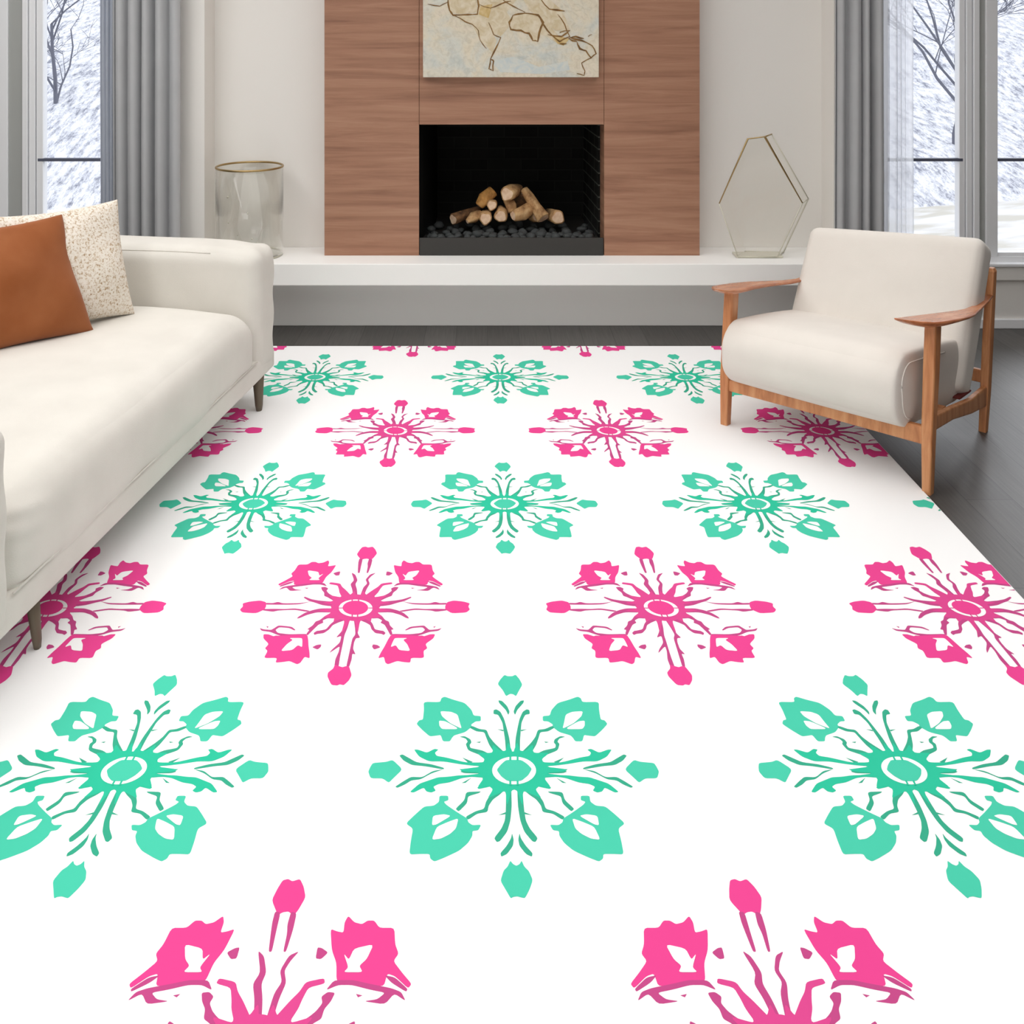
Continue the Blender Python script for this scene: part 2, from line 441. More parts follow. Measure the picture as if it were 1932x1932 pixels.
log('chunky orange-tinted log leaning on top at the left', [Lp(632,852,5.44),Lp(680,790,5.45),Lp(765,720,5.47)], [.024,.036,.031], 2)
log('small pale stub with its cut end forward, under orange-tinted log', [Lp(752,850,5.36),Lp(755,838,5.43)], [.028,.028])
log('thick log with large round cut end at the very top', [Lp(900,742,5.37),Lp(940,720,5.43),Lp(1000,695,5.52)], [.040,.042,.030])
log('upright pale stub standing under the topmost log', [Lp(945,915,5.42),Lp(935,860,5.43),Lp(905,800,5.45)], [.026,.029,.026])
log('dark brown log deep inside the pile behind the diagonal log', [Lp(1000,870,5.55),Lp(1030,800,5.55),Lp(1050,750,5.55)], [.034,.036,.032], True)
log('pale log slanting up to the right from bottom centre', [Lp(960,950,5.35),Lp(1040,930,5.38),Lp(1150,860,5.44)], [.029,.037,.034])
log('long pale log sloping down to the right across the pile', [Lp(1060,700,5.45),Lp(1110,770,5.43),Lp(1180,870,5.40),Lp(1248,972,5.36)], [.022,.028,.029,.037])
log('round-ended tan log at the far right of the pile', [Lp(1385,968,5.38),Lp(1350,955,5.45),Lp(1300,935,5.54)], [.038,.036,.030])
log('stubby log half hidden at bottom right behind the diagonal log', [Lp(1140,965,5.46),Lp(1175,960,5.42)], [.026,.026])

# ------------------------------------------------------------------ painting
m = M['canvas'] = mat('painted_canvas', (222,214,196), 0.8)
v = coords(m); f1 = noise(m, v, 4.5, 6, 0.6, 0.8); f2 = noise(m, v, 30, 5, 0.6, 1.5)
c1 = ramp(m, f1, [(0.3, (196,202,198)), (0.45, (216,214,202)), (0.58, (224,214,192)), (0.72, (232,220,206))])
c2 = ramp(m, f2, [(0.3, (205,200,190)), (0.55, (255,255,255))])
mx = N(m, 'ShaderNodeMix', data_type='RGBA', blend_type='MULTIPLY'); mx.inputs[0].default_value = 0.4
L(m, c1, mx.inputs[6]); L(m, c2, mx.inputs[7]); L(m, mx.outputs[2], bsdf(m).inputs['Base Color']); bump(m, f2, 0.5, 0.004)
def paint(name, rgb, rgb2):
    m = mat(name, rgb, 0.7); v = coords(m); f = noise(m, v, 22, 5, 0.6, 1)
    L(m, ramp(m, f, [(0.35, rgb), (0.65, rgb2)]), bsdf(m).inputs['Base Color']); bump(m, f, 0.5, 0.004); return m
M['p_land'] = paint('sandy_paint', (206,188,152), (226,214,190))
M['p_line'] = paint('umber_paint', (104,72,34), (150,112,58))
M['p_ochre'] = paint('ochre_paint', (196,164,100), (216,192,142))
M['p_blue'] = paint('pale_blue_paint', (196,206,206), (216,216,206))
PY = 5.135
px0, px1, pb = pu(798,PY), pu(1130,PY), pz(146,PY)
pr = empty('painting', ((px0+px1)/2, YCL, pb), 0, 'unframed cream abstract canvas with brown and ochre outlines hung on walnut panelling', 'painting')
inv = Matrix.Translation(pr.location).inverted()
bm = bmesh.new(); box(bm, px0, px1, PY, YCL-0.001, pb, 2.1, 0.003)
q = lambda x, y_: (pu(600+x/2.611, PY), pz(y_/2.611, PY))
layer = [0]
def flat(pts, mi):
    layer[0] += 1
    vs = [bm.verts.new((p[0], PY-0.0004-0.00006*layer[0], p[1])) for p in pts]
    fc = bm.faces.new(vs); fc.material_index = mi
def stroke(pts, w, mi):
    P = [Vector(p) for p in pts]; L_, R_ = [], []
    P2 = []
    for a, b in zip(P[:-1], P[1:]):
        P2 += [a, (a+b)/2 + Vector((random.uniform(-1,1), random.uniform(-1,1)))*0.0035]
    P2.append(P[-1]); n = len(P2)
    for i, p in enumerate(P2):
        d = (P2[min(i+1,n-1)]-P2[max(i-1,0)]); d.normalize(); nn = Vector((-d.y, d.x))
        ww = w*random.uniform(0.5,1.3)*(0.5 if i in (0,n-1) else 1)
        L_.append(p+nn*ww); R_.append(p-nn*ww)
    layer[0] += 1; yy = PY-0.0004-0.00006*layer[0]
    A = [bm.verts.new((p.x, yy, p.y)) for p in L_]; B = [bm.verts.new((p.x, yy, p.y)) for p in R_]
    for i in range(n-1): bm.faces.new((A[i], A[i+1], B[i+1], B[i])).material_index = mi
Q = lambda *pp: [q(*p) for p in pp]
flat(Q((850,300),(960,280),(1090,330),(1230,300),(1240,345),(1100,365),(900,355)), 4)
flat(Q((790,-30),(1000,-30),(930,60),(960,110),(900,180),(850,160),(800,140),(760,100),(790,60)), 1)
flat(Q((690,75),(790,80),(850,140),(880,200),(860,260),(800,200),(760,120),(700,100)), 1)
flat(Q((950,95),(970,65),(1090,70),(1130,110),(1170,160),(1200,190),(1180,215),(1130,180),(1085,165),(1085,200),(1060,205),(1050,170),(990,150),(950,140)), 1)
flat(Q((1000,-20),(1120,-20),(1190,40),(1220,90),(1240,150),(1170,150),(1110,100),(1040,50)), 1)
flat(Q((640,0),(700,-20),(780,-10),(785,60),(700,70),(650,60)), 1)
flat(Q((1150,170),(1240,190),(1210,225),(1180,215)), 3)
flat(Q((800,30),(860,20),(840,90),(790,70)), 3)
for pts, w in [
    ([(640,0),(648,50),(665,75),(740,72),(785,70),(792,30),(785,-10)], .0032),
    ([(665,75),(700,90),(760,120),(790,150),(800,200),(830,240)], .0022),
    ([(840,110),(865,170),(900,185),(880,230),(850,290),(842,340),(862,350),(865,300),(850,292)], .0028),
    ([(790,20),(850,40),(900,20),(950,5)], .0024),
    ([(960,75),(942,110),(950,145),(1000,150),(1040,165),(1058,200),(1082,205),(1090,160),(1110,110),(1085,75),(1020,65),(960,75)], .0036),
    ([(1090,85),(1130,150),(1190,205),(1240,180),(1215,120),(1180,70)], .0030),
    ([(1100,0),(1140,45),(1215,55)], .0036),
    ([(1130,170),(1200,180),(1240,150),(1190,160)], .0034),
    ([(1240,185),(1300,200),(1350,225),(1370,265),(1345,285),(1320,250),(1290,240),(1275,205)], .0036),
    ([(1345,285),(1298,310),(1315,350),(1310,372),(1275,362)], .0034),
    ([(1275,205),(1235,190),(1270,180),(1310,190)], .003), ([(1330,180),(1350,170)], .002),
    ([(540,20),(600,30),(640,10)], .002), ([(900,-10),(960,30),(1020,60)], .0022), ([(1190,215),(1225,215)], .003)]:
    stroke([q(*p) for p in pts], w*1.25, 2)
o = obj('canvas', bm, [M['canvas'], M['p_land'], M['p_line'], M['p_ochre'], M['p_blue']], fixn=False)
o.parent = pr; o.matrix_parent_inverse = inv
bmn = bmesh.new(); bmn.from_mesh(o.data); 
for fc in bmn.faces:
    if fc.material_index > 0 and fc.normal.y > 0: fc.normal_flip()
bmn.to_mesh(o.data); bmn.free()

# ------------------------------------------------------------------ glass pieces on the bench
vc = (pu(471,5.19), 5.19)
vr_ = empty('glass_vase', (vc[0], vc[1], LT), 0, 'large clear glass cylinder vase with a thin brass rim, left end of ledge', 'vase')
bm = bmesh.new(); R_, Hh, t_ = 0.173, 0.464, 0.004
prof = [(0.0,0.0),(R_-0.01,0.0),(R_,0.01),(R_,Hh),(R_-t_,Hh),(R_-t_,0.016),(R_-0.014,0.012),(0.0,0.012)]
seg = 64; prev = None
rings = [[Vector((r_*cos(2*pi*k/seg), r_*sin(2*pi*k/seg), z_)) for k in range(seg)] for r_, z_ in prof[1:-1]]
loft(bm, rings, True)
obj('glass_body', bm, M['smoked'], vr_, smooth=True)
def torus(R0, r0, z0, sg=64, s2=8):
    bm = bmesh.new(); rr = []
    for k in range(sg):
        a = 2*pi*k/sg; rr.append([Vector(((R0+r0*cos(b_))*cos(a), (R0+r0*cos(b_))*sin(a), z0+r0*sin(b_))) for b_ in [2*pi*j/s2 for j in range(s2)]])
    rr.append(rr[0]); loft(bm, rr, False); bmesh.ops.remove_doubles(bm, verts=bm.verts, dist=1e-5); return bm
obj('brass_rim', torus(R_-0.002, 0.0056, Hh), M['brass'], vr_, smooth=True)
obj('foot_ring', torus(R_-0.006, 0.004, 0.006), M['glassedge'], vr_, smooth=True)
for (dx, dz, s) in ((-.075,.33,.006),(-.07,.2,.004),(.03,.25,.005),(-.02,.14,.0035),(.05,.12,.004)):
    bm = bmesh.new(); yy = -sqrt(max(0,(R_-0.003)**2-dx*dx)); r4 = bmesh.ops.create_icosphere(bm, subdivisions=1, radius=s)
    for v_ in r4['verts']: v_.co = Vector((v_.co.x+dx, v_.co.y*0.4+yy, v_.co.z+dz))
    obj('air_bubble', bm, M['glassedge'], vr_, smooth=True)

yg = 5.12
gv = empty('glass_sculpture', (pu(1430,yg), yg, LT), 0, 'tall angular clear glass sculpture with brass top edge, right end of ledge', 'glass ornament')
sx = lambda u: pu(u,yg)-gv.location.x
sz = lambda v_: max(0.0035, pz(v_,yg)-LT)
front = [(1392,484),(1466,486),(1514,383),(1443,258),(1411,262),(1357,384)]
off = Vector((0.070,0.12,0.0))
fr = [Vector((sx(u), 0, sz(v_))) for u, v_ in front]
bk = [p+off for p in fr]
bm = bmesh.new()
for i in (0,1,2,4,5):     # open at the mouth (edge 3-4)
    j = (i+1) % 6
    if i == 3: continue
    n_ = 0.0022
    A = [fr[i], fr[j], bk[j], bk[i]]
    c = (fr[i]+fr[j])/2; cc = Vector((sum(p.x for p in fr)/6+off.x/2, off.y/2, sum(p.z for p in fr)/6))
    nn = (fr[j]-fr[i]).cross(off).normalized()*n_
    vs = [bm.verts.new(p) for p in A]; ws = [bm.verts.new(p+nn) for p in A]
    bm.faces.new(vs); bm.faces.new(list(reversed(ws)))
    for a in range(4):
        b_ = (a+1)%4; bm.faces.new((vs[b_],vs[a],ws[a],ws[b_]))
obj('glass_wall', bm, M['vaseglass'], gv)
for P in (fr, bk):
    bm = bmesh.new(); vs = [bm.verts.new(p) for p in P]; bm.faces.new(vs)
    obj('glass_face', bm, M['vaseglass'], gv)
bm = bmesh.new()
tube(bm, [fr[2], fr[3], fr[4], fr[5]], [.003,.0062,.005,.003], 8); tube(bm, [fr[3], bk[3]], .004, 8)
obj('brass_edge', bm, M['brass'], gv, smooth=True)
bm = bmesh.new()
for a, b_ in ((fr[5],fr[0]),(fr[0],fr[1]),(fr[1],fr[2]),(bk[2],bk[3]),(bk[1],bk[2]),(fr[2],bk[2]),(fr[0],bk[0]),(fr[1],bk[1]),(bk[0],bk[1])):
    tube(bm, [a, b_], .0028, 6)
obj('glass_rim', bm, M['glassedge'], gv, smooth=True)
bm = bmesh.new(); box(bm, sx(1390), sx(1478), 0.0, 0.10, 0.0, 0.012, 0.004); obj('glass_base', bm, M['glassedge'], gv)  # highlight on the clear base, put in as pale cream colour

# ------------------------------------------------------------------ curtains
def curtain(name, x0, x1, y0, folds, amp, mt, label, cat='curtain', z0=0.012, z1=2.6, seed=0, flare=0.0):
    rnd = random.Random(seed); n = folds*14; ph = [rnd.uniform(0.6,1.4) for _ in range(folds+1)]
    cum = [0]
    for p in ph[:folds]: cum.append(cum[-1]+p)
    def fold(t):
        s = t*cum[-1]; k = 0
        while k < folds-1 and s > cum[k+1]: k += 1
        lo = (s-cum[k])/(cum[k+1]-cum[k]); return k, lo
    bm = bmesh.new(); rows = []
    zs = [z0+(z1-z0)*i/10 for i in range(11)]
    cxm = (x0+x1)/2
    for z_ in zs:
        row = []
        for i in range(n+1):
            t = i/n; k, lo = fold(t)
            a = amp*(0.75+0.5*((k*37) % 7)/7)
            w = sin(2*pi*lo)
            x_ = x0+(x1-x0)*t + 0.25*amp*cos(2*pi*lo) - 0.25*amp
            x_ = x_ + (x0-cxm)*flare*(1-z_/z1)*(1-t)*2*0
            row.append(bm.verts.new((x_-cxm, a*w + 0.004*sin(z_*3+k), z_)))
        rows.append(row)
    for a, b_ in zip(rows[:-1], rows[1:]):
        for i in range(n): bm.faces.new((a[i], a[i+1], b_[i+1], b_[i]))
    o = obj(name, bm, mt, smooth=True, loc=(cxm, y0, 0), fixn=False)
    if mt != M['sheer']:
        md = o.modifiers.new('thickness', 'SOLIDIFY'); md.thickness = 0.003
    return tag(o, label, cat)
curtain('curtain', pu(214,5.07), pu(341,5.07), 5.07, 5, 0.032, M['curtain'], 'light grey floor-length curtain hanging behind the sofa arm', seed=3)
curtain('curtain', pu(188,5.1), pu(238,5.1), 5.115, 6, 0.008, M['curtain_b'], 'narrow pale blue-grey curtain edge against the left window glass', seed=5)
curtain('curtain', pu(1578,5.07), pu(1669,5.07), 5.08, 4, 0.028, M['curtain'], 'mid grey floor-length curtain hanging behind the armchair back', seed=8)
curtain('sheer_curtain', pu(1664,5.11), pu(1727,5.11), 5.13, 5, 0.013, M['sheer'], 'white translucent sheer curtain beside the right window glass', seed=2)

# ------------------------------------------------------------------ rug with its printed pattern
K = 0.518*H
XC = 0.0345*H
def g1(x, y_): return (680+x/3.331, 1260+y_/3.331)
def g2(x, y_): return (430+x/4.025, 1020+y_/4.025)
def ground(u, v_):
    Y = F*H/(v_-HV); return Vector(((u-VX)*Y/F, Y))
tc_ = Vector((XC, F*H*0.00070472)); pc_ = Vector((XC-K/2, F*H*0.00089928))
T, P = [], []     # (points, colour key, layer)
def soften(pts):
    if len(pts) < 5: return pts
    out = []
    for i in range(len(pts)):
        a, b, c = Vector(pts[i-1]), Vector(pts[i]), Vector(pts[(i+1) % len(pts)])
        out += [tuple(b+(a-b)*0.22), tuple(b+(a-b)*0.06+(c-b)*0.06), tuple(b+(c-b)*0.22)]
    return out
def t(pts, key, both=True, lay=0):
    pts = soften(pts)
    w = [ground(*g1(*p))-tc_ for p in pts]; T.append((w, key, lay))
    if both: T.append(([Vector((-p.x, p.y)) for p in w], key, lay))
def p_(pts, key, both=True, lay=0):
    pts = soften(pts)
    w = [ground(*g2(*p))-pc_ for p in pts]; P.append((w, key, lay))
    if both: P.append(([Vector((-q_.x, q_.y)) for q_ in w], key, lay))
def ell(cx_, cy_, rx, ry, n=40, jag=0.0):
    return [(cx_+rx*cos(2*pi*k/n)*(1+jag*sin(7*k)), cy_+ry*sin(2*pi*k/n)*(1+jag*cos(5*k))) for k in range(n)]
# --- teal flake
t([(905,68),(925,76),(955,76),(975,66),(1000,95),(1018,130),(995,170),(978,203),(960,190),(940,188),(915,203),(895,165),(862,125),(880,95)],'teal',False)
t([(1028,228),(1005,232),(975,265),(962,300),(972,322),(985,290),(1025,245)],'teal_d')
t([(1062,290),(1045,285),(1020,300),(1000,345),(988,400),(975,470),(970,570),(1003,570),(1003,480),(1008,420),(1012,370),(1035,320),(1065,315)],'teal_d')
t([(1008,415),(1048,412),(1010,425)],'teal_d')
t([(1365,205),(1385,215),(1395,240),(1498,238),(1500,290),(1510,350),(1535,355),(1553,378),(1520,415),(1475,457),(1435,452),(1405,448),(1395,488),(1350,488),(1335,465),(1320,450),(1250,430),(1205,395),(1210,382),(1180,362),(1147,360),(1145,328),(1190,325),(1200,290),(1240,245),(1310,225)],'teal')
t([(1290,320),(1330,302),(1398,298),(1390,330),(1340,375),(1270,410),(1280,370)],'rug_white',lay=1)
t([(1300,402),(1370,362),(1410,358),(1410,390),(1395,412),(1300,412)],'rug_white',lay=1)
t([(1205,390),(1160,410),(1115,415),(1100,460),(1070,500),(1010,560),(1060,580),(1080,552),(1105,510),(1120,465),(1130,430),(1180,425),(1220,402)],'teal_d')
t([(1290,458),(1255,455),(1220,475),(1215,495),(1228,510),(1225,530),(1150,545),(1085,580),(1110,610),(1165,575),(1240,545),(1252,505),(1238,490),(1250,470)],'teal_d')
t([(1110,625),(1260,622),(1380,590),(1440,580),(1450,560),(1425,540),(1450,535),(1500,560),(1555,540),(1580,540),(1550,585),(1490,615),(1400,615),(1300,632),(1220,642),(1110,648)],'teal_h')
t([(1215,618),(1280,590),(1240,628)],'teal_d')
t([(1400,655),(1480,632),(1570,620),(1620,590),(1655,570),(1675,578),(1650,610),(1600,638),(1520,645),(1400,666)],'teal_d')
t([(1400,664),(1470,675),(1540,715),(1610,712),(1660,740),(1715,775),(1700,782),(1650,760),(1610,735),(1550,728),(1480,690)],'teal_d')
t([(1120,655),(1250,660),(1308,665),(1280,673),(1300,680),(1270,690),(1120,692)],'teal_d')
t([(1110,700),(1300,702),(1380,712),(1440,715),(1500,735),(1560,755),(1625,808),(1600,812),(1535,780),(1520,805),(1490,812),(1460,800),(1475,775),(1440,758),(1370,748),(1290,720),(1230,712),(1110,722)],'teal_h')
t([(1230,718),(1295,752),(1270,750)],'teal_d')
t([(1110,720),(1150,745),(1200,780),(1190,790),(1120,775),(1080,760)],'teal_h')
t([(1660,665),(1718,605),(1760,618),(1845,625),(1862,650),(1877,680),(1865,722),(1790,722),(1752,750),(1720,720)],'teal')
t([(1440,832),(1445,870),(1480,895),(1540,900),(1600,950),(1663,1007),(1620,1040),(1640,1120),(1655,1203),(1590,1200),(1527,1200),(1525,1230),(1500,1248),(1440,1225),(1340,1180),(1280,1130),(1250,1085),(1248,1055),(1210,1050),(1190,1015),(1245,1018),(1270,1000),(1275,975),(1330,940),(1400,890),(1415,870),(1385,860),(1385,832)],'teal')
t([(1330,975),(1400,1000),(1470,1030),(1508,1112),(1450,1105),(1390,1075),(1350,1040)],'rug_white',lay=1)
t([(1375,960),(1420,950),(1490,960),(1500,1020),(1470,1015)],'rug_white',lay=1)
t([(1010,780),(1085,780),(1130,840),(1150,870),(1165,915),(1220,930),(1285,965),(1270,985),(1210,945),(1145,935),(1135,895),(1105,855),(1060,825)],'teal_d')
t([(1175,805),(1270,808),(1285,860),(1345,915),(1325,932),(1270,880),(1260,835),(1190,815)],'teal_d')
t([(985,780),(1018,780),(1025,880),(1030,930),(1040,990),(1065,1040),(1115,1100),(1100,1125),(1080,1120),(1030,1060),(1005,990),(990,900)],'teal_d')
t([(1028,935),(1078,955),(1030,948)],'teal_d')
t([(1000,1068),(1008,1100),(1040,1150),(1082,1195),(1078,1218),(1040,1200),(1000,1150),(992,1110)],'teal_d')
t([(942,1242),(960,1265),(980,1275),(1000,1265),(1013,1242),(1030,1280),(1060,1310),(1083,1365),(1065,1420),(1035,1480),(1010,1475),(985,1468),(960,1472),(945,1482),(915,1430),(880,1370),(900,1305),(925,1280)],'teal',False)
t([(960,560),(985,490),(1003,548),(1035,550),(1085,505),(1085,562),(1190,560),(1140,600),(1150,622),(1290,622),(1160,648),(1300,665),(1290,678),(1160,690),(1290,706),(1150,715),(1200,782),(1125,770),(1100,792),(1140,850),(1075,822),(1022,800),(1020,900),(985,800),(960,790)],'teal_h')
t(ell(966,672,186,120),'teal_h',False)
t(ell(966,674,138,88),'rug_white',False,1)
t([(856,672),(880,640),(915,608),(1010,608),(1050,635),(1078,665),(1055,705),(1010,742),(925,742),(885,712)],'teal',False,2)
for bx_ in (942,988):
    t([(bx_-6,578),(bx_+6,578),(bx_+6,612),(bx_-6,612)],'teal_h',False,2); t([(bx_-6,738),(bx_+6,738),(bx_+6,768),(bx_-6,768)],'teal_h',False,2)
t([(1155,490),(1185,493),(1165,498)],'teal_d')
# --- pink flake
p_([(1045,68),(1065,75),(1100,68),(1120,90),(1133,120),(1105,155),(1085,172),(1060,160),(1035,162),(1012,170),(978,128),(1000,95),(1020,72)],'pink',False)
p_([(1072,160),(1098,165),(1088,210),(1065,270),(1052,270),(1062,222),(1060,195)],'pink_d',False)
p_([(998,160),(1024,162),(1012,215),(1001,270),(986,270),(988,220),(990,190)],'pink_d',False)
p_([(1125,268),(1080,280),(1045,320),(1058,350),(1028,380),(1000,455),(1030,455),(1052,395),(1078,352),(1065,320),(1088,295)],'pink_d',False)
p_([(938,266),(968,282),(985,325),(968,355),(980,395),(985,455),(950,455),(944,395),(930,355),(958,325)],'pink_d',False)
p_([(1335,172),(1365,190),(1400,195),(1425,185),(1455,185),(1480,205),(1548,205),(1555,250),(1572,275),(1550,295),(1590,325),(1635,355),(1620,367),(1560,335),(1525,328),(1512,362),(1420,356),(1320,350),(1300,345),(1295,300),(1270,265),(1258,208),(1290,215),(1318,218),(1320,190)],'pink')
p_([(1370,262),(1458,250),(1430,290),(1398,308),(1415,325),(1330,325),(1350,312),(1325,275),(1350,292)],'rug_white',lay=1)
p_([(1512,332),(1560,338),(1618,368),(1612,376),(1545,352)],'pink_d')
p_([(1255,372),(1290,345),(1375,345),(1450,355),(1545,366),(1590,376),(1612,400),(1560,380),(1520,408),(1425,400),(1485,395),(1520,378),(1450,370),(1370,358),(1310,358)],'pink_d')
p_([(1390,381),(1420,385),(1400,390)],'pink_d')
p_([(1200,288),(1205,258),(1225,260),(1255,272),(1225,290)],'pink_d')
p_([(1030,450),(1100,400),(1140,375),(1165,350),(1245,340),(1250,354),(1178,365),(1155,395),(1140,420),(1090,470)],'pink_h')
p_([(1298,378),(1265,376),(1238,388),(1245,405),(1220,425),(1190,440),(1110,470),(1120,500),(1210,457),(1245,445),(1255,420),(1282,400)],'pink_d')
p_([(1110,490),(1200,486),(1270,480),(1330,470),(1390,450),(1395,458),(1340,485),(1300,494),(1230,515),(1180,522),(1110,525)],'pink_d')
p_([(1320,486),(1400,500),(1530,502),(1575,490),(1610,500),(1662,498),(1662,511),(1575,512),(1480,512),(1400,509)],'pink_d')
p_([(1300,558),(1420,540),(1500,545),(1580,543),(1662,545),(1662,556),(1580,566),(1540,556),(1420,551),(1320,567)],'pink_d')
p_([(1650,522),(1665,492),(1715,480),(1790,488),(1838,502),(1825,525),(1838,550),(1810,572),(1700,578),(1650,548)],'pink')
p_([(1110,540),(1230,540),(1290,555),(1335,575),(1370,605),(1375,618),(1355,615),(1310,590),(1240,570),(1120,572)],'pink_d')
p_([(1060,600),(1120,585),(1165,592),(1195,630),(1222,640),(1230,670),(1260,700),(1240,704),(1250,735),(1235,748),(1215,710),(1190,665),(1158,650),(1172,632),(1140,615),(1090,618)],'pink_d')
p_([(1245,735),(1380,738),(1470,728),(1498,705),(1478,684),(1400,690),(1350,710),(1345,705),(1385,680),(1490,670),(1512,690),(1530,705),(1590,700),(1625,690),(1600,712),(1530,720),(1460,745),(1380,760),(1240,750)],'pink_d')
p_([(1560,680),(1580,676),(1566,690)],'pink_d')
p_([(1240,740),(1360,745),(1460,750),(1500,742),(1575,736),(1560,770),(1500,812),(1515,845),(1485,865),(1490,920),(1390,918),(1385,955),(1330,950),(1285,942),(1215,968),(1195,955),(1185,910),(1140,922),(1160,880),(1190,830),(1215,780)],'pink')
p_([(1235,838),(1255,790),(1268,768),(1365,768),(1330,782),(1362,815),(1385,868),(1300,860),(1275,822)],'rug_white',lay=1)
p_([(1470,748),(1545,730),(1548,736),(1490,754)],'rug_white',lay=1)
p_([(1015,610),(1060,600),(1085,640),(1100,660),(1115,700),(1160,710),(1180,712),(1198,728),(1185,744),(1165,735),(1120,730),(1090,700),(1080,668),(1045,648),(1000,630)],'pink_d')
p_([(1100,815),(1135,820),(1160,838),(1110,855),(1095,835)],'pink_d')
p_([(955,620),(995,620),(990,690),(985,730),(1005,765),(972,768),(958,800),(950,850),(970,892),(944,886),(940,930),(920,990),(898,990),(915,910),(930,840),(945,770),(968,740),(965,690)],'pink_d',False)
p_([(890,620),(928,620),(908,690),(885,745),(875,800),(860,870),(850,920),(840,990),(808,985),(815,930),(842,870),(850,828),(768,884),(790,855),(850,802),(862,750),(820,764),(860,720),(885,680)],'pink_d',False)
p_([(812,970),(845,982),(870,990),(895,982),(920,982),(940,1050),(920,1090),(880,1128),(850,1120),(830,1130),(785,1125),(755,1060),(760,1030),(800,1000)],'pink',False)
p_([(962,440),(1003,445),(1030,405),(1050,438),(1090,425),(1150,372),(1118,436),(1112,456),(1215,438),(1150,482),(1240,498),(1150,512),(1160,524),(1145,540),(1250,556),(1130,570),(1180,606),(1092,612),(1085,645),(1040,622),(1003,636),(985,740),(962,636)],'pink_h')
p_(ell(968,535,168,102),'pink_h',False)
p_(ell(970,540,128,66),'rug_white',False,1)
p_(ell(968,538,97,54),'pink',False,2)
for (ax_, ay_) in ((944,476),(992,476),(944,601),(985,601)):
    p_([(ax_-5,ay_-16),(ax_+5,ay_-16),(ax_+5,ay_+16),(ax_-5,ay_+16)],'pink_h',False,2)
for (ax_, ay_) in ((858,540),(1082,540)):
    p_([(ax_-16,ay_-3),(ax_+16,ay_-3),(ax_+16,ay_+3),(ax_-16,ay_+3)],'pink_h',False,2)

RX0, RX1, RY0, RY1, RT = -0.855*H, 0.924*H, 0.6*H, F*H/(656-HV), 0.009
pat = bmesh.new(); keys = ['rug_white','teal','teal_d','teal_h','pink','pink_d','pink_h']
def stamp(shapes, ox, oy):
    for i, (w, key, lay) in enumerate(shapes):
        z_ = RT+0.0001+lay*0.0004+i*0.000005
        pts = [Vector((p.x+ox, p.y+oy)) for p in w]
        if all(p.x < RX0 for p in pts) or all(p.x > RX1 for p in pts) or all(p.y > RY1 for p in pts) or all(p.y < RY0 for p in pts): continue
        fc = pat.faces.new([pat.verts.new((p.x, p.y, z_)) for p in pts]); fc.material_index = keys.index(key)
        fc.normal_update()
        if fc.normal.z < 0: fc.normal_flip()
for mrow in range(-2, 5):
    for nc in range(-3, 4):
        Yt = F*H*(0.00070472+0.0003893*mrow); Yp = F*H*(0.00089928+0.0003893*mrow)
        stamp(T, XC+nc*K, Yt); stamp(P, XC+(nc+0.5)*K, Yp)
bmesh.ops.triangulate(pat, faces=pat.faces[:])
e = 0.003
for co_, no in (((RX0+e,0,0),(-1,0,0)), ((RX1-e,0,0),(1,0,0)), ((0,RY0+e,0),(0,-1,0)), ((0,RY1-e,0),(0,1,0))):
    bmesh.ops.bisect_plane(pat, geom=pat.verts[:]+pat.edges[:]+pat.faces[:], plane_co=co_, plane_no=no, clear_outer=True)
box(pat, RX0, RX1, RY0, RY1, 0.0, RT, 0.0025)
rug = obj('rug', pat, [M[k] for k in keys], fixn=False)
tag(rug, 'large white rug printed with rows of pink and teal snowflake flowers', 'rug')

# ------------------------------------------------------------------ sofa
ang = math.atan2(0.13, 1.0)
SO = (-1.1695, 2.1195, 0)
sofa = empty('sofa', SO, -ang, 'low cream linen sofa along the left side with rounded arms', 'sofa')
LT_ = 2.105; A0, A1 = 0.232, 1.875     # seat between arms
def soft(nm, dims, r, puff, mt=M['sofa'], n=18, fn=None, par=None):
    bm = bmesh.new(); rbox(bm, *dims, r, puff, n, fn); return obj(nm, bm, mt, par or sofa, smooth=True)
soft('base', (-1.03,0.001,0.01,LT_-0.01,0.14,0.232), 0.02, (0.0,0,0))
def sst(x, a, b):
    t_ = min(max((x-a)/(b-a), 0), 1); return t_*t_*(3-2*t_)
def seatfn(v_):
    tt = (v_.y-A0)/(A1-A0); up_ = sst(v_.z, 0.25, 0.44)
    v_.z += up_*0.010*sin(pi*min(max(tt,0),1))
    fr_ = sst(v_.x, -0.30, -0.02)
    v_.z -= up_*fr_*(0.022*sst(tt, 0.85, 1.0)+0.012*sst(tt, 0.12, 0.0))
    v_.x += 0.0035*sst(v_.x,-0.2,0)*(sin(v_.y*9+v_.z*13)+0.6*sin(v_.y*23-v_.z*17)*sst(v_.z,0.40,0.25))
    v_.z += up_*0.002*(sin(v_.x*17+v_.y*5)+sin(v_.y*13-v_.x*7))
    # pull wrinkles fanning from the near arm
    v_.x += 0.004*sst(tt,0.16,0.0)*fr_*sin(v_.z*120+v_.y*30)*up_
    return v_
seatc = soft('seat_cushion', (-0.86,0.006,A0-0.01,A1+0.012,0.165,0.456), 0.10, (0.006,0,0.006), n=56, fn=seatfn)
def armfn(sg):
    def f_(v_):
        k = sst(v_.z, 0.4, 0.68); c_ = sst(v_.x, -0.32, -0.02)
        v_.y += sg*0.008*sin((v_.x+0.2)*7)*k
        v_.z += 0.004*c_*k*sin(v_.y*40+v_.x*30); v_.x += 0.003*c_*sin(v_.z*34+v_.y*25)
        v_.z -= 0.014*c_*k
        return v_
    return f_
armf = soft('armrest', (-1.05,0.004,A1,LT_,0.15,0.684), 0.06, (0.003,0.012,0.004), n=40, fn=armfn(1))
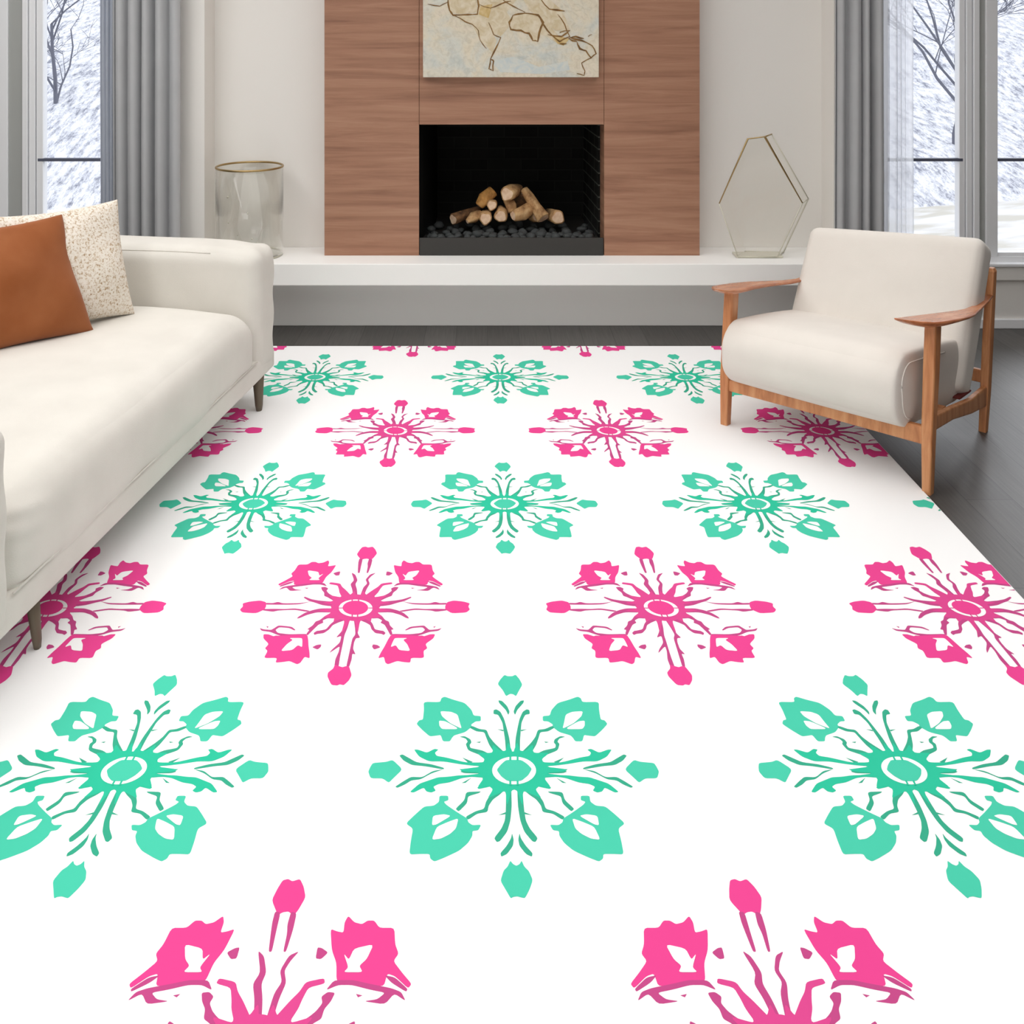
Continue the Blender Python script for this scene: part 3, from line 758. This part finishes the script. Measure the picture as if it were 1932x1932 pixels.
soft('armrest', (-1.05,0.014,0.0,A0+0.004,0.15,0.668), 0.045, (0.004,0.008,0.004), n=32, fn=armfn(-1))
soft('backrest', (-1.06,-0.84,0.05,LT_-0.05,0.15,0.70), 0.08, (0.02,0,0.0), n=24)
bm = bmesh.new()
tube(bm, [(0.003,A0+0.02,0.233),(0.003,0.7,0.233),(0.003,1.3,0.233),(0.002,A1,0.233)], 0.0032, 8)
obj('piping', bm, M['sofa'], seatc, smooth=True)
bm = bmesh.new()
tube(bm, snap(armf, [(-1.0+0.05*k, A1+0.004, 0.672) for k in range(17)]), 0.0022, 8)
obj('arm_seam', bm, M['sofa'], armf, smooth=True)
inv_s = Matrix.Rotation(ang, 3, 'Z')
def sofalocal(x, y_): return inv_s @ (Vector((x, y_, 0))-Vector(SO))
near = sofalocal(-1.155, 2.512); far = sofalocal(-0.941, 4.065)
for (lx, ly, dx, dy, q_) in ((near.x,near.y,0.01,0.008,.72),(far.x,far.y,0.006,-0.006,1),(-0.96,near.y,-0.01,0.01,1),(-0.96,far.y,-0.01,-0.01,1)):
    bm = bmesh.new(); rings = []
    for z_, s_, k in ((0.0095,0.013,1.0),(0.03,0.017,.9),(0.15,0.026,0.0)):
        rings.append([Vector((lx+dx*k+q_*s_*cos(a_)*0.9, ly+dy*k+q_*s_*sin(a_)*1.1, z_)) for a_ in [2*pi*i/12 for i in range(12)]])
    loft(bm, rings); obj('leg', bm, M['sofaleg'], sofa, smooth=True)

# ------------------------------------------------------------------ pillows
def pillow(name, br_, ux, up, W_, H_, T_, mt, label, n=28, seed=0, parts=None):
    """br_: bottom right corner; ux: unit vector leftwards along bottom; up: unit vector up the pillow"""
    ux = Vector(ux).normalized(); up = Vector(up).normalized(); nr = ux.cross(up).normalized()
    ctr = Vector(br_)+ux*W_/2+up*H_/2; base = Vector(br_)+ux*W_/2
    bm = bmesh.new(); grids = []
    for sd in (1, -1):
        gr = []
        for i in range(n+1):
            row = []
            for j in range(n+1):
                a = sin((-1+2*i/n)*pi/2); b_ = sin((-1+2*j/n)*pi/2)
                th = T_/2*((1-a**2)**0.5*(1-b_**2)**0.5)**0.75
                aa = a*(1-0.075*(1-b_**2)); bb = b_*(1-0.075*(1-a**2))
                wob = 0.008*sin(a*4+seed)*cos(b_*5+seed)
                if abs(a) > 0.9999 or abs(b_) > 0.9999: wob = 0; th = 0
                row.append(ctr+ux*aa*W_/2+up*bb*H_/2+nr*(sd*th+wob)-base)
            gr.append(row)
        grids.append(gr)
    V = {}
    def vert(sd, i, j):
        if i in (0,n) or j in (0,n): sd = 0
        if (sd,i,j) not in V: V[(sd,i,j)] = bm.verts.new(grids[sd][i][j])
        return V[(sd,i,j)]
    for sd in (0,1):
        for i in range(n):
            for j in range(n):
                k = 1 if sd else 0
                q4 = [vert(k,i,j),vert(k,i+1,j),vert(k,i+1,j+1),vert(k,i,j+1)]
                try: bm.faces.new(q4)
                except ValueError: pass
    o = obj(name, bm, mt, smooth=True, loc=base); tag(o, label, 'cushion'); return o
pillow('throw_pillow', (-1.375,3.86,0.462), (-0.70,-0.71,0.0), (-0.195,0.11,1.0), 0.50, 0.448, 0.17, M['boucle'], 'nubby cream and tan woven pillow leaning in the sofa corner', seed=1)
pillow('throw_pillow', (-1.450,3.655,0.456), (-0.70,-0.72,-0.0), (-0.33,0.10,1.0), 0.50, 0.450, 0.16, M['rust'], 'plain rust-brown pillow leaning in front of the nubby cream pillow', seed=2)

# ------------------------------------------------------------------ armchair
CO = (0.9415, 3.921, 0.0)
ch = empty('armchair', CO, math.atan2(-0.7083,0.7059), 'cream upholstered lounge armchair with open teak wooden frame', 'armchair')
AW = 0.784
def zw(a, z_): return z_*(1+0.065*(a/AW-0.5))
def W(a, b_, z_): return Vector((a, b_, zw(a, z_)))
def rrect(c, wx, wy, n=3, r=0.35):
    """rounded rectangle ring in local xy around c"""
    pts = []
    rx, ry = wx/2*r*2*0.5, wy/2*r*2*0.5
    for (sx_, sy_, a0) in ((1,1,0),(-1,1,90),(-1,-1,180),(1,-1,270)):
        for k in range(n+1):
            a_ = radians(a0+90*k/n); pts.append(Vector((c[0]+sx_*(wx/2-rx)+rx*cos(a_), c[1]+sy_*(wy/2-ry)+ry*sin(a_), c[2])))
    return pts
def post(nm, secs, mt=M['chairwood']):
    bm = bmesh.new(); loft(bm, [rrect(W(a,b_,z_) if z_ > 0.011 else Vector((a,b_,z_)), wx, wy) for a,b_,z_,wx,wy in secs]); return obj(nm, bm, mt, ch, smooth=False)
def footz(a, b_):
    # stand on the rug or on the bare floor
    p = Matrix.Rotation(ch.rotation_euler.z, 3, 'Z') @ Vector((a, b_, 0)) + Vector(CO)
    return RT+0.0002 if (RX0 < p.x < RX1 and p.y < RY1) else 0.0002
post('leg', [(0.0,0.0,footz(0,0),0.03,0.034),(0.0,0.006,0.2,0.038,0.042),(0.0,0.03,0.40,0.042,0.05),(0.0,0.045,0.548,0.040,0.055)])
post('leg', [(AW,0.0,footz(AW,0),0.03,0.036),(AW,0.008,0.2,0.038,0.045),(AW,0.03,0.40,0.042,0.052),(AW,0.045,0.545,0.040,0.058)])
for a in (0.0485, AW-0.0485):
    post('rear_leg', [(a,0.674,footz(a,0.674),0.028,0.032),(a,0.70,0.15,0.032,0.042),(a,0.735,0.40,0.032,0.046),(a,0.768,0.592,0.030,0.038),(a,0.770,0.604,0.018,0.026)])
def beam(nm, secs, mt=M['chairwood']):
    """secs: (a,b,z,width across,height) rings perpendicular-ish to the run"""
    bm = bmesh.new(); n = len(secs); rings = []
    for i, (a,b_,z_,w_,h_) in enumerate(secs):
        p = W(a,b_,z_); p0 = W(*secs[max(i-1,0)][:3]); p1 = W(*secs[min(i+1,n-1)][:3])
        d = p1-p0; d.z = 0; d.normalize(); s_ = Vector((-d.y, d.x, 0))
        rings.append([p+s_*c_.x+Vector((0,0,c_.y)) for c_ in [Vector((q_.x,q_.y)) for q_ in rrect((0,0,0), w_, h_)]])
    loft(bm, rings); return obj(nm, bm, mt, ch)
beam('front_rail', [(0.015,0.006,0.172,0.026,0.045),(AW/2,0.004,0.180,0.026,0.050),(AW-0.015,0.006,0.186,0.026,0.062)])
for a, a2 in ((0.0,0.0485),(AW,AW-0.0485)):
    beam('side_rail', [(a,0.02,0.222,0.022,0.052),(a+(a2-a)*.35,0.25,0.192,0.022,0.046),(a+(a2-a)*.7,0.48,0.150,0.022,0.055),(a2,0.69,0.130,0.022,0.078)])
beam('rear_rail', [(0.05,0.70,0.20,0.022,0.05),(AW-0.05,0.70,0.20,0.022,0.05)])
beam('back_slat', [(0.05,0.745,0.48,0.018,0.05),(AW-0.05,0.745,0.48,0.018,0.05)])
beam('seat_webbing', [(0.03,0.46,0.195,0.12,0.008),(AW-0.04,0.46,0.195,0.12,0.008)], M['darkred'])
beam('seat_slat', [(0.03,0.22,0.20,0.10,0.012),(AW-0.04,0.22,0.20,0.10,0.012)])
def arm(side):
    s = 1 if side > 0 else -1
    ac = AW if side > 0 else 0.0
    secs = [(-0.135,-0.055,0.006,0.592,0.006),(-0.115,-0.045,0.044,0.586,0.012),(-0.08,-0.030,0.088,0.576,0.022),(-0.03,-0.016,0.116,0.566,0.032),(0.04,-0.008,0.120,0.557,0.032),(0.13,-0.002,0.114,0.547,0.026),
            (0.25,0.0,0.098,0.532,0.022),(0.36,-0.006,0.074,0.517,0.020),(0.46,-0.018,0.050,0.504,0.019),(0.55,-0.028,0.036,0.497,0.018),(0.64,-0.033,0.028,0.500,0.018),(0.715,-0.036,0.022,0.508,0.014)]
    bm = bmesh.new(); rings = []
    for (b_, da, w_, z_, t_) in secs:
        a = ac+s*da; ring = []; n = 16
        for k in range(n):
            an = 2*pi*k/n; x_ = cos(an); y_ = sin(an)
            zz = y_*t_/2
            if y_ > 0: zz = t_/2*(y_*0.5+0.35*abs(x_)**3)      # dished top
            ring.append(W(a+x_*w_/2, b_, z_+zz))
        rings.append(ring)
    loft(bm, rings); return obj('armrest', bm, M['armwood'], ch, smooth=True)
arm(1); arm(-1)
# seat cushion: deep front roll
def endmap(a, a0, a1, rbig, rs):
    # box built with large end rounding, squeezed so that the side panels read flat
    e_ = rbig-rs
    if a < a0+rbig: return a0+e_+(a-a0)*rs/rbig
    if a > a1-rbig: return a1-e_-(a1-a)*rs/rbig
    return a
SA0, SA1, SR, SS = 0.022, AW-0.056, 0.105, 0.024
def seat_fn(v_):
    a, b_, z_ = v_
    a = endmap(a, SA0-(SR-SS), SA1+(SR-SS), SR, SS)
    f_ = min(max((b_+0.075)/0.62, 0), 1)
    z_ = z_ - 0.075*f_**1.2 * (0.55+0.45*sst(z_, 0.22, 0.44))
    return W(a, b_, z_)
bm = bmesh.new(); rbox(bm, SA0-(SR-SS), SA1+(SR-SS), -0.090, 0.56, 0.200, 0.448, SR, (0.0,0.018,0.014), 34, seat_fn)
sc_ = obj('seat_cushion', bm, M['chair_fab'], ch, smooth=True)
for a_ in (SA1+(SR-SS)-0.020,):
    raw = [(0.02+0.078*cos(radians(an)), 0.305+0.078*sin(radians(an))) for an in range(265, 179, -12)]
    raw += [(0.015+0.078*cos(radians(an)), 0.343+0.078*sin(radians(an))) for an in range(180, 89, -10)] + [(0.10,0.421),(0.2,0.421),(0.32,0.421)]
    bm = bmesh.new(); tube(bm, snap(sc_, [seat_fn(Vector((a_, b_, z_))) for b_, z_ in raw]), 0.0022, 6)
    obj('piping', bm, M['chair_fab'], sc_, smooth=True)
# back cushion, reclined
tilt = radians(27)
def back_fn(v_):
    a, t1, z1 = v_      # t1 thickness dir (0 front), z1 up along the back
    return W(a, 0.432 + t1*cos(tilt) + z1*sin(tilt), 0.315 + z1*cos(tilt) - t1*sin(tilt) + 0.018*(a/AW-0.25)*max(0,z1)/0.47)
bm = bmesh.new(); rbox(bm, 0.022, AW-0.036, 0.0, 0.14, -0.10, 0.470, 0.040, (0.002,0.014,0.002), 30, back_fn)
obj('back_cushion', bm, M['chair_fab'], ch, smooth=True)

# ------------------------------------------------------------------ outdoors
m = M['snow'] = mat('snowy_slope', (236,237,242), 0.95, spec=0.1)
v = coords(m, (1,0.34,0)); f1 = noise(m, v, 10, 9, 0.85, 0.0)
c1 = ramp(m, f1, [(0.40, (136,138,152)), (0.48, (212,214,222)), (0.55, (248,248,251))])
L(m, c1, bsdf(m).inputs['Base Color'])
M['snowflat'] = mat('snow', (244,245,248), 0.95, spec=0.1)
m = M['snowflat']; v = coords(m, (0.6,2.5,0)); f1 = noise(m, v, 3, 4)
L(m, ramp(m, f1, [(0.4, (214,210,200)), (0.6, (246,246,248))]), bsdf(m).inputs['Base Color'])
M['twig'] = mat('frosty_bark', (112,114,126), 0.9)
bm = bmesh.new(); nx, ny = 60, 30
vs = []
for j in range(ny+1):
    y_ = 5.9+34*(j/ny)**1.4; row = []
    for i in range(nx+1):
        x_ = -22+44*i/nx
        base_ = -0.35 + max(0, y_-9)*0.34
        row.append(bm.verts.new((x_, y_, base_ + 0.12*sin(x_*0.8+y_)*(0 if y_ < 8 else 1) + 0.25*sin(x_*0.37+2)*max(0,min(1,(y_-9)/5)))))
    vs.append(row)
for j in range(ny):
    for i in range(nx):
        fc = bm.faces.new((vs[j][i],vs[j][i+1],vs[j+1][i+1],vs[j+1][i])); fc.material_index = 0 if vs[j][i].co.y > 9 else 1
ob = obj('snowy_ground', bm, [M['snow'], M['snowflat']], smooth=True, fixn=False); ob['kind'] = 'structure'

def tree_mesh(seed, height=6.5):
    rnd = random.Random(seed); bm = bmesh.new()
    def grow(p, d, ln, r, lvl):
        pts = [p.copy()]; rad = [r]; dd = d.copy(); cur = p.copy(); st = 4 if lvl < 3 else 2
        for i in range(st):
            dd = (dd+Vector((rnd.uniform(-.25,.25), rnd.uniform(-.25,.25), rnd.uniform(-.1,.15)))*(0.5 if lvl == 0 else 1)).normalized()
            cur = cur+dd*ln/st; pts.append(cur.copy()); rad.append(r*(1-0.45*(i+1)/st))
        tube(bm, pts, rad, 6 if lvl < 2 else 3, closed=False)
        if lvl >= 5: return
        if lvl == 0: ln *= 1.5
        nb = (7,4,4,4,3)[lvl]
        for k in range(nb):
            tpos = rnd.uniform(0.25,1.0) if k else 1.0
            i0 = min(st-1, int(tpos*st)); q0 = pts[i0].lerp(pts[i0+1], tpos*st-i0)
            a_ = rnd.uniform(0,2*pi); sp = rnd.uniform(0.5,0.95)
            nd = (dd*0.8+Vector((cos(a_)*sp, sin(a_)*sp, rnd.uniform(-.1,.4)))).normalized()
            grow(q0, nd, ln*rnd.uniform(0.5,0.72), max(0.0035, rad[i0]*0.55), lvl+1)
    grow(Vector((0,0,0)), Vector((0,0,1)), height*0.22, 0.032, 0)
    me = bpy.data.meshes.new('bare_tree'); bm.to_mesh(me); bm.free(); me.materials.append(M['twig']); return me
tm = [tree_mesh(s) for s in (11, 23, 37)]
tl = [(-5.05,11.6,0,'bare frosted tree outside the left window, on the snowy slope'),
      (5.1,10.8,1,'bare frosted tree outside the right window, beside the sheer curtain'),(7.9,14.0,2,'bare frosted tree seen in the rightmost window pane')]
for (x_, y_, k, lb) in tl:
    o = bpy.data.objects.new('bare_tree', tm[k]); COL.objects.link(o); o.location = (x_, y_, -0.6+max(0,y_-9)*0.34); o.rotation_euler = (0,0,random.uniform(0,6)); s_ = random.uniform(0.9,1.15); o.scale = (s_,s_,s_)
    tag(o, lb, 'tree', 'bare winter trees outside')

# ------------------------------------------------------------------ light
w = bpy.data.worlds.new('overcast'); SC.world = w; w.use_nodes = True
bg = w.node_tree.nodes['Background']; bg.inputs[0].default_value = (0.93,0.95,1.0,1); bg.inputs[1].default_value = 1.35
def area(nm, loc, rot, sx_, sy_, power, col=(1,1,1), spread=180):
    l = bpy.data.lights.new(nm, 'AREA'); l.shape = 'RECTANGLE'; l.size = sx_; l.size_y = sy_; l.energy = power; l.color = col; l.spread = radians(spread)
    o = bpy.data.objects.new(nm, l); COL.objects.link(o); o.location = loc; o.rotation_euler = rot; return o
area('overhead_fill', (0.1,2.5,ZC-0.03), (0,0,0), 4.8, 5.4, 87, (1,0.99,0.98), 140)  # added room-sized soft light from above, no fixture modelled
area('left_overhead_fill', (-2.2,2.6,ZC-0.03), (0,0,0), 0.7, 4.0, 34, (1,0.99,0.98))  # added light strip high on the left, there is no cove
area('rear_fill', (-0.9,-1.5,1.4), (radians(90),0,radians(-8)), 4.0, 2.2, 66, (1,0.998,0.99))  # added fill from behind the camera, the wall there has no window
sl = bpy.data.lights.new('winter_sun', 'SUN'); sl.energy = 1.1; sl.angle = radians(28); sl.color = (0.97,0.98,1)
so = bpy.data.objects.new('winter_sun', sl); COL.objects.link(so); so.location = (6,9,7)
so.rotation_euler = Vector((-0.45,-0.8,-0.62)).to_track_quat('-Z','Y').to_euler()
SC.view_settings.view_transform = 'Standard'; SC.view_settings.look = 'None'
SC.view_settings.exposure = 0.0; SC.view_settings.gamma = 1.0
SC.view_settings.use_curve_mapping = False
